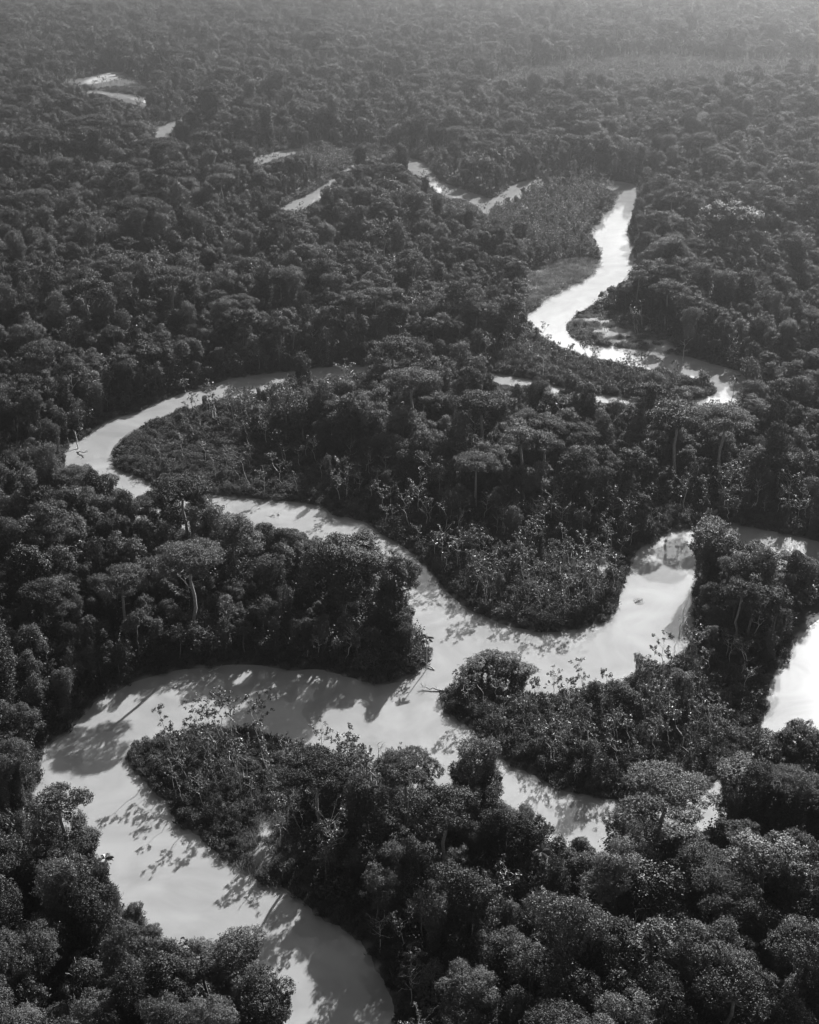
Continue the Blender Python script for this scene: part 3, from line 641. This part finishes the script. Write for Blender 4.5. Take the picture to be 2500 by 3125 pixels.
P = jitter_grid(1.3, 165, 520, 10); sd, lo, ma, yo = zone(P); n1 = fbm(P[:, 0] / 12, P[:, 1] / 12); shrub(P[(sd > -.3) & (ma < .5) & (n1 > .52)], ['grass'], .6, 1.3)
P = jitter_grid(4.2, 165, 900, 20); sd, lo, ma, yo = zone(P)
u_ = (sd > 6) & (lo > 0) & (yo > 0) & (ma > 1); shrub(P[u_], ['bush'], 1.5, 2.6)
P = jitter_grid(3.6, 760, 2500, 20); sd, lo, ma, yo = zone(P)
u_ = (sd > .5) & (ma > 0) & ((lo < 0) | (yo < 0) | (sd < 7)); shrub(P[u_], ['bush'], 1.0, 1.8)
g = (sd > 0) & (ma < 1); shrub(P[g], ['grass'], 1.5, 2.2)

# ------------------------------------------------------------------ scattered masses (one object each, instanced on points)
def stuff(name, rows, label, category):
    used = sorted({(r[0], r[1]) for r in rows}); idx = {k: i for i, k in enumerate(used)}
    c = bpy.data.collections.new(name + ' kinds')
    for i, (k, v) in enumerate(used): c.objects.link(bpy.data.objects.new('%s_%03d' % (name, i), KINDS[k][v]['joined']))
    n = len(rows); X = np.array([r[2] for r in rows]); Y = np.array([r[3] for r in rows])
    me = bpy.data.meshes.new(name); me.vertices.add(n)
    me.vertices.foreach_set('co', np.stack([X, Y, gz(X, Y)], -1).astype(np.float32).ravel())
    at = me.attributes.new('variant', 'INT', 'POINT'); at.data.foreach_set('value', np.array([idx[(r[0], r[1])] for r in rows], np.int32))
    at = me.attributes.new('size', 'FLOAT_VECTOR', 'POINT'); at.data.foreach_set('vector', np.array([[r[4], r[4], r[5]] for r in rows], np.float32).ravel())
    at = me.attributes.new('turn', 'FLOAT_VECTOR', 'POINT'); at.data.foreach_set('vector', np.array([[0, 0, r[6]] for r in rows], np.float32).ravel())
    o = bpy.data.objects.new(name, me); COL.objects.link(o)
    o['kind'] = 'stuff'; o['label'] = label; o['category'] = category
    g = bpy.data.node_groups.new(name, 'GeometryNodeTree')
    g.interface.new_socket('Geometry', in_out='INPUT', socket_type='NodeSocketGeometry'); g.interface.new_socket('Geometry', in_out='OUTPUT', socket_type='NodeSocketGeometry')
    N, L = g.nodes, g.links
    gi, gout = N.new('NodeGroupInput'), N.new('NodeGroupOutput')
    ci = N.new('GeometryNodeCollectionInfo'); ci.inputs['Collection'].default_value = c; ci.inputs['Separate Children'].default_value = True; ci.inputs['Reset Children'].default_value = True
    ip = N.new('GeometryNodeInstanceOnPoints'); ip.inputs['Pick Instance'].default_value = True
    def attr(nm, t): x = N.new('GeometryNodeInputNamedAttribute'); x.data_type = t; x.inputs['Name'].default_value = nm; return x.outputs['Attribute']
    L.new(gi.outputs[0], ip.inputs['Points']); L.new(ci.outputs[0], ip.inputs['Instance'])
    L.new(attr('variant', 'INT'), ip.inputs['Instance Index'])
    er = N.new('FunctionNodeEulerToRotation'); L.new(attr('turn', 'FLOAT_VECTOR'), er.inputs[0]); L.new(er.outputs[0], ip.inputs['Rotation'])
    L.new(attr('size', 'FLOAT_VECTOR'), ip.inputs['Scale']); L.new(ip.outputs[0], gout.inputs[0])
    o.modifiers.new('scatter', 'NODES').node_group = g
    return o

# how much of each growth shows, nearest first, on a coarse grid of the photograph
CELL = 8; cover = np.zeros((int(PH / CELL) + 1, int(PW / CELL) + 1), bool)
def shows(row, low):
    d = KINDS[row[0]][row[1]]; h = d['h'] * row[5]; rr = d['r'] * row[4]
    u0, v0, z0 = project(row[2], row[3], h * .99); u1, v1, _ = project(row[2], row[3], h * low)
    if z0 <= 1: return 0
    w = FPX * rr / z0 * .85; cx, cy_ = u0 / CELL, (v0 + v1) / 2 / CELL; a, b = max(w / CELL, .5), max((v1 - v0) / 2 / CELL, .5)
    i0, i1 = max(0, int(cx - a)), min(cover.shape[1], int(cx + a) + 2); j0, j1 = max(0, int(cy_ - b)), min(cover.shape[0], int(cy_ + b) + 2)
    if i0 >= i1 or j0 >= j1: return 0
    jj, ii = np.mgrid[j0:j1, i0:i1]; e = ((ii + .5 - cx) / a) ** 2 + ((jj + .5 - cy_) / b) ** 2 < 1
    sub = cover[j0:j1, i0:i1]; n = int((e & ~sub).sum()); sub |= e
    return n
LOWP = dict(giant=.4, round=.45, tall=.35, umbrella=.8, vine=.0, slender=.55, leaning=.5, open=.45, bush=.1)
SHORE = [q for q in SHRUB if q[0] == 'bush' and q[3] < 520 and .2 < float(R.sample(SD, np.array([q[2]]), np.array([q[3]]))[0]) < 2.6 and q[4] > .5]
seen = []
for q in sorted(TREES + SHORE, key=lambda q: q[3]):
    seen.append((shows(q, LOWP[q[0]]), q))
LOOK = dict(giant=('giant_tree', 'huge clumpy tree', 'huge clumpy trees'), round=('broadleaf_tree', 'rounded bushy tree', 'rounded broadleaf trees'), tall=('narrow_crowned_tree', 'tall narrow-crowned tree', 'narrow broadleaf trees'),
    umbrella=('spreading_tree', 'flat-topped spreading tree', 'spreading flat-topped trees'), vine=('vine_draped_tree', 'vine-draped column tree', 'vine-draped trees'),
    leaning=('leaning_tree', 'leaning pale-stemmed tree', 'leaning pale-stemmed trees'), slender=('slender_tree', 'slender pale-trunked tree', 'slender pale-trunked trees'), open=('airy_tree', 'airy open-crowned tree', 'airy open-crowned trees'), bush=('bank_bush', 'low bush at the waterline', 'bushes along the waterline'))
LIMIT = dict(giant=40, round=260, tall=220, umbrella=60, vine=220, slender=200, leaning=240, open=140, bush=40)
PICK, picked = {k: [] for k in LIMIT}, set()
for n, q in sorted(seen, key=lambda t: -t[0]):
    hero_ = q[0] != 'bush' and q[7]
    if (n > 0 and len(PICK[q[0]]) < LIMIT[q[0]]) or hero_: PICK[q[0]].append(q); picked.add(id(q))
REGION = [('river island', ISLAND), ('bottom bar', [(370,2325),(435,2255),(560,2220),(800,2225),(1000,2280),(1180,2350),(1240,2420),(1150,2600),(1043,2832),(964,2800),(768,2690),(601,2565),(464,2429)]),
    ('lower left bank', [(-400,2330),(100,2370),(330,2700),(640,3025),(850,3500),(-400,3500)]), ('middle tongue', [(1279,1700),(1467,1878),(1605,1935),(1757,1935),(1866,1895),(1935,1701),(2050,1622),(1900,1590),(1380,1600)]),
    ('left forest', [(-400,1400),(180,1395),(640,1650),(1000,1740),(1320,1975),(1217,2090),(652,2040),(340,2120),(135,2320),(-400,2330)]),
    ('lower right forest', [(1150,2370),(1560,2540),(1850,2690),(2200,2590),(2620,2340),(3000,2200),(3000,3600),(1190,3600),(1043,2840),(1130,2600)]),
    ('middle forest', [(330,1430),(340,1350),(551,1250),(1300,1170),(2080,1275),(2270,1230),(3000,1250),(3000,1660),(2040,1622),(1290,1715),(990,1560),(500,1495)])]
def region(x, y):
    u, v, _ = project(x, y)
    for nm, P_ in REGION:
        if _inside(np.array([u]), np.array([v]), np.array(P_, float))[0]: return nm
    return 'upper left forest' if u < 1300 else 'upper right forest'
ORD = ['', 'first', 'second', 'third', 'fourth', 'fifth', 'sixth', 'seventh', 'eighth', 'ninth', 'tenth', 'eleventh', 'twelfth', 'thirteenth', 'fourteenth', 'fifteenth', 'sixteenth', 'seventeenth', 'eighteenth', 'nineteenth', 'twentieth']
def thing(name, loc, label, category, group=None, rot=(0, 0, 0), scale=(1, 1, 1), mesh=None):
    o = bpy.data.objects.new(name, mesh); COL.objects.link(o); o.location = loc; o.rotation_euler = rot; o.scale = scale
    o['label'] = label; o['category'] = category
    if group: o['group'] = group
    return o
def part(name, mesh, parent, loc=(0, 0, 0), rot=(0, 0, 0), scale=(1, 1, 1)):
    o = bpy.data.objects.new(name, mesh); COL.objects.link(o); o.parent = parent; o.location = loc; o.rotation_euler = rot; o.scale = scale
    return o
for kind, rows in PICK.items():
    name, look, group = LOOK[kind]; cells = {}
    for q in rows: cells.setdefault(region(q[2], q[3]), []).append(q)
    for reg, lst in cells.items():
        lst.sort(key=lambda q: q[3]); nrow = max(1, min(20, math.ceil(len(lst) / 8))); per = math.ceil(len(lst) / nrow)
        for a in range(0, len(lst), per):
            line = sorted(lst[a:a + per], key=lambda q: project(q[2], q[3])[0])
            for b, q in enumerate(line):
                where = '' if nrow == 1 else ', %s row from front' % ORD[a // per + 1]
                label = '%s %s the %s%s, %s from left' % (look, 'of' if kind == 'bush' else 'in' if 'forest' in reg else 'on', reg, where, ORD[b + 1])
                if kind != 'bush' and q[7]: label = q[7]
                d = KINDS[kind][q[1]]; z = float(gz(np.array([q[2]]), np.array([q[3]]))[0])
                if kind == 'bush': thing(name, (q[2], q[3], z), label, 'bush', group, (0, 0, q[6]), (q[4], q[4], q[5]), d['crown']); continue
                t = thing(name, (q[2], q[3], z), label, 'tree', group, (0, 0, q[6]), (q[4], q[4], q[5]))
                part('trunk', d['trunk'], t); part('vine_curtain' if kind == 'vine' else 'crown', d['crown'], t)
TREES = [q for q in TREES if id(q) not in picked]; SHRUB = [q for q in SHRUB if id(q) not in picked]

# palms
def palm(px, py, h, label, n=13, size=1.0):
    x, y = ground(px, py, h); z = float(gz(np.array([x]), np.array([y]))[0])
    t = thing('palm_tree', (x, y, z), label, 'palm', 'tall thin palms'); top = np.array([rng.normal(0, .5), rng.normal(0, .5), h - 1.2])
    part('trunk', mesh_from('trunk', *tubes([(bend([0, 0, -.5], top, 8, .012), np.linspace(.17, .11, 8))], 7), [M_PALE], smooth=True), t)
    for k in range(n):
        part('frond', FRONDS[k % 3], t, tuple(top), (0, rng.uniform(-.5, .25), k * 6.283 / n + rng.normal(0, .15)), (size,) * 3)
palm(319, 2622, 17, 'lone thin palm standing at the water edge of the lower left bank', size=.75)
palm(1654, 2595, 20, 'tall palm with pale trunk in the lower right forest below the channel', size=.8)
palm(2244, 1150, 20, 'thin palm standing against water at the upper right bend')
palm(1301, 1932, 13, 'small palm at the tip of the peninsula by the river junction', size=.8)
palm(225, 2598, 15, 'palm in front of the spreading tree on the lower left bank', size=.8)
palm(1720, 255, 24, 'palm rising from the far clearing in the haze')
palm(1435, 2790, 19, 'feathery palm among dark trees in the lower right forest, below the bottom bar', size=1.1)

# dead standing trees
for px, py, h, label in [(2080, 1845, 12, 'bare dead tree standing in bright water beside the river island'), (1160, 2260, 9, 'bare leaning snag on the bottom bar beside the junction'), (850, 2500, 11, 'leafless pale tree near the reeds of the bottom bar'),
        (250, 2990, 15, 'bleached dead tree leaning in the lower left bank'), (1950, 2800, 16, 'bare dead crown standing among the lower right forest'), (1190, 2470, 13, 'bare pale branches on the forest edge right of the bottom bar'),
        (330, 1800, 20, 'bare pale trunk rising from the left forest'), (2090, 1030, 13, 'leaning bare tree behind the marsh on the upper right')]:
    x, y = ground(px, py, h); tr, br = dead_branches(h, 7, h * .28)
    t = thing('dead_tree', (x, y, float(gz(np.array([x]), np.array([y]))[0])), label, 'dead tree', 'dead standing trees', (rng.normal(0, .05), rng.normal(0, .05), rng.random() * 6))
    part('trunk', mesh_from('trunk', *tr, [M_PALE], smooth=True), t); part('branches', mesh_from('branches', *br, [M_PALE], smooth=True), t)['kind'] = 'stuff'

# driftwood in the river: a log with a few broken limbs
def driftwood(px, py, L, rot, tilt, label, r=.28, limbs=4):
    x, y = ground(px, py); main = bend([-L / 2, 0, 0], [L / 2, 0, 0], 7, .03)
    t = thing('driftwood_log', (x, y, .1 + math.sin(tilt) * L * .45), label, 'driftwood', 'logs stranded in the river', (0, -tilt, rot))
    part('log', mesh_from('log', *tubes([(main, np.linspace(r, r * .5, 7))], 7), [M_DRY], smooth=True), t)
    for k in range(limbs):
        s = main[rng.integers(2, 7)]; e = s + [rng.uniform(.2, .35) * L * .5, rng.normal(0, .18) * L, rng.uniform(.05, .22) * L]
        part('limb', mesh_from('limb', *tubes([(bend(s, e, 5, .06), np.linspace(r * .5, .04, 5))], 5), [M_DRY], smooth=True), t)
driftwood(236, 1362, 9, 1.9, .75, 'bleached forked log sticking up from the river at the left bend', .3, 3)
driftwood(252, 1385, 7, -.6, .25, 'dark fallen log lying in the river at the left bend', .3, 4)
driftwood(1325, 2106, 7, 2.9, .1, 'broken branchy log at the upstream tip of the river island', .3, 6)
driftwood(1675, 2368, 5, .4, .1, 'thin log in the channel below the river island', .15, 5)
driftwood(890, 1995, 5, .2, .1, 'small log against the shore above the bottom bend', .2, 3)
driftwood(655, 2046, 4, .5, .1, 'stump with twigs at the waterline of the left forest', .25, 6)
driftwood(1300, 2030, 8, 2.3, .2, 'fallen leaning trunk at the tip of the peninsula', .22, 4)

# patch of shimmering ripples, its sparkle put into a mottled, bumpy disc
def ripple_disc():
    x, y = ground(1950, 1835); a, b = np.meshgrid(np.linspace(0, 1, 9), np.linspace(0, 6.283, 25)[:-1], indexing='ij')
    Z = (rng.random(a.shape) * .16 + .02) * (1 - a ** 4) + .015; V = np.stack([a * np.cos(b) * 1.9, a * np.sin(b) * 2.6, Z], -1).reshape(-1, 3)
    i, k = np.meshgrid(np.arange(8), np.arange(24), indexing='ij'); k2 = (k + 1) % 24; F = np.stack([i * 24 + k, (i + 1) * 24 + k, (i + 1) * 24 + k2, i * 24 + k2], -1).reshape(-1, 4)
    t = thing('ripple_patch', (x, y, 0), 'round pale disc standing for shimmering ripples in the bright reach beside the middle tongue', 'ripples')
    part('mat', mesh_from('mat', V, F, [M_RIPPLE]), t); part('branch', mesh_from('branch', *tubes([(bend([-1.4, -1.2, .25], [1.5, 1.3, .3], 6, .06), np.linspace(.12, .05, 6))], 6), [M_BARK], smooth=True), t)  # the disc stands for glinting ripples round a dark branch
ripple_disc()

stuff('rainforest', TREES, 'rainforest canopy stretching away to the hazy distance', 'forest')
stuff('thicket', SHRUB, 'low leafy thicket and reeds along the banks and bars', 'undergrowth')

# ------------------------------------------------------------------ haze
def haze():
    x0, x1, y0, y1, z0, z1 = -7200, 7200, -3700, 9700, -2.6, 226
    V = [(x, y, z) for z in (z0, z1) for y in (y0, y1) for x in (x0, x1)]
    F = [(0, 2, 3, 1), (4, 5, 7, 6), (0, 1, 5, 4), (2, 6, 7, 3), (0, 4, 6, 2), (1, 3, 7, 5)]
    m, n, l = mat('haze'); v = nd(n, 'ShaderNodeVolumePrincipled'); o = nd(n, 'ShaderNodeOutputMaterial')
    v.inputs['Color'].default_value = (.95, .95, .95, 1); v.inputs['Density'].default_value = HAZE_DENSITY; v.inputs['Anisotropy'].default_value = HAZE_G
    l.new(v.outputs[0], o.inputs['Volume'])
    ob = bpy.data.objects.new('haze', mesh_from('haze', V, F, [m])); COL.objects.link(ob); ob['kind'] = 'stuff'; ob['label'] = 'thin bright haze over the far forest'; ob['category'] = 'haze'
haze()
print('TREES', len(TREES), 'SHRUBS', len(SHRUB), 'TRIS', sum(len(d['joined'].polygons) for k in KINDS.values() for d in k) * 2)
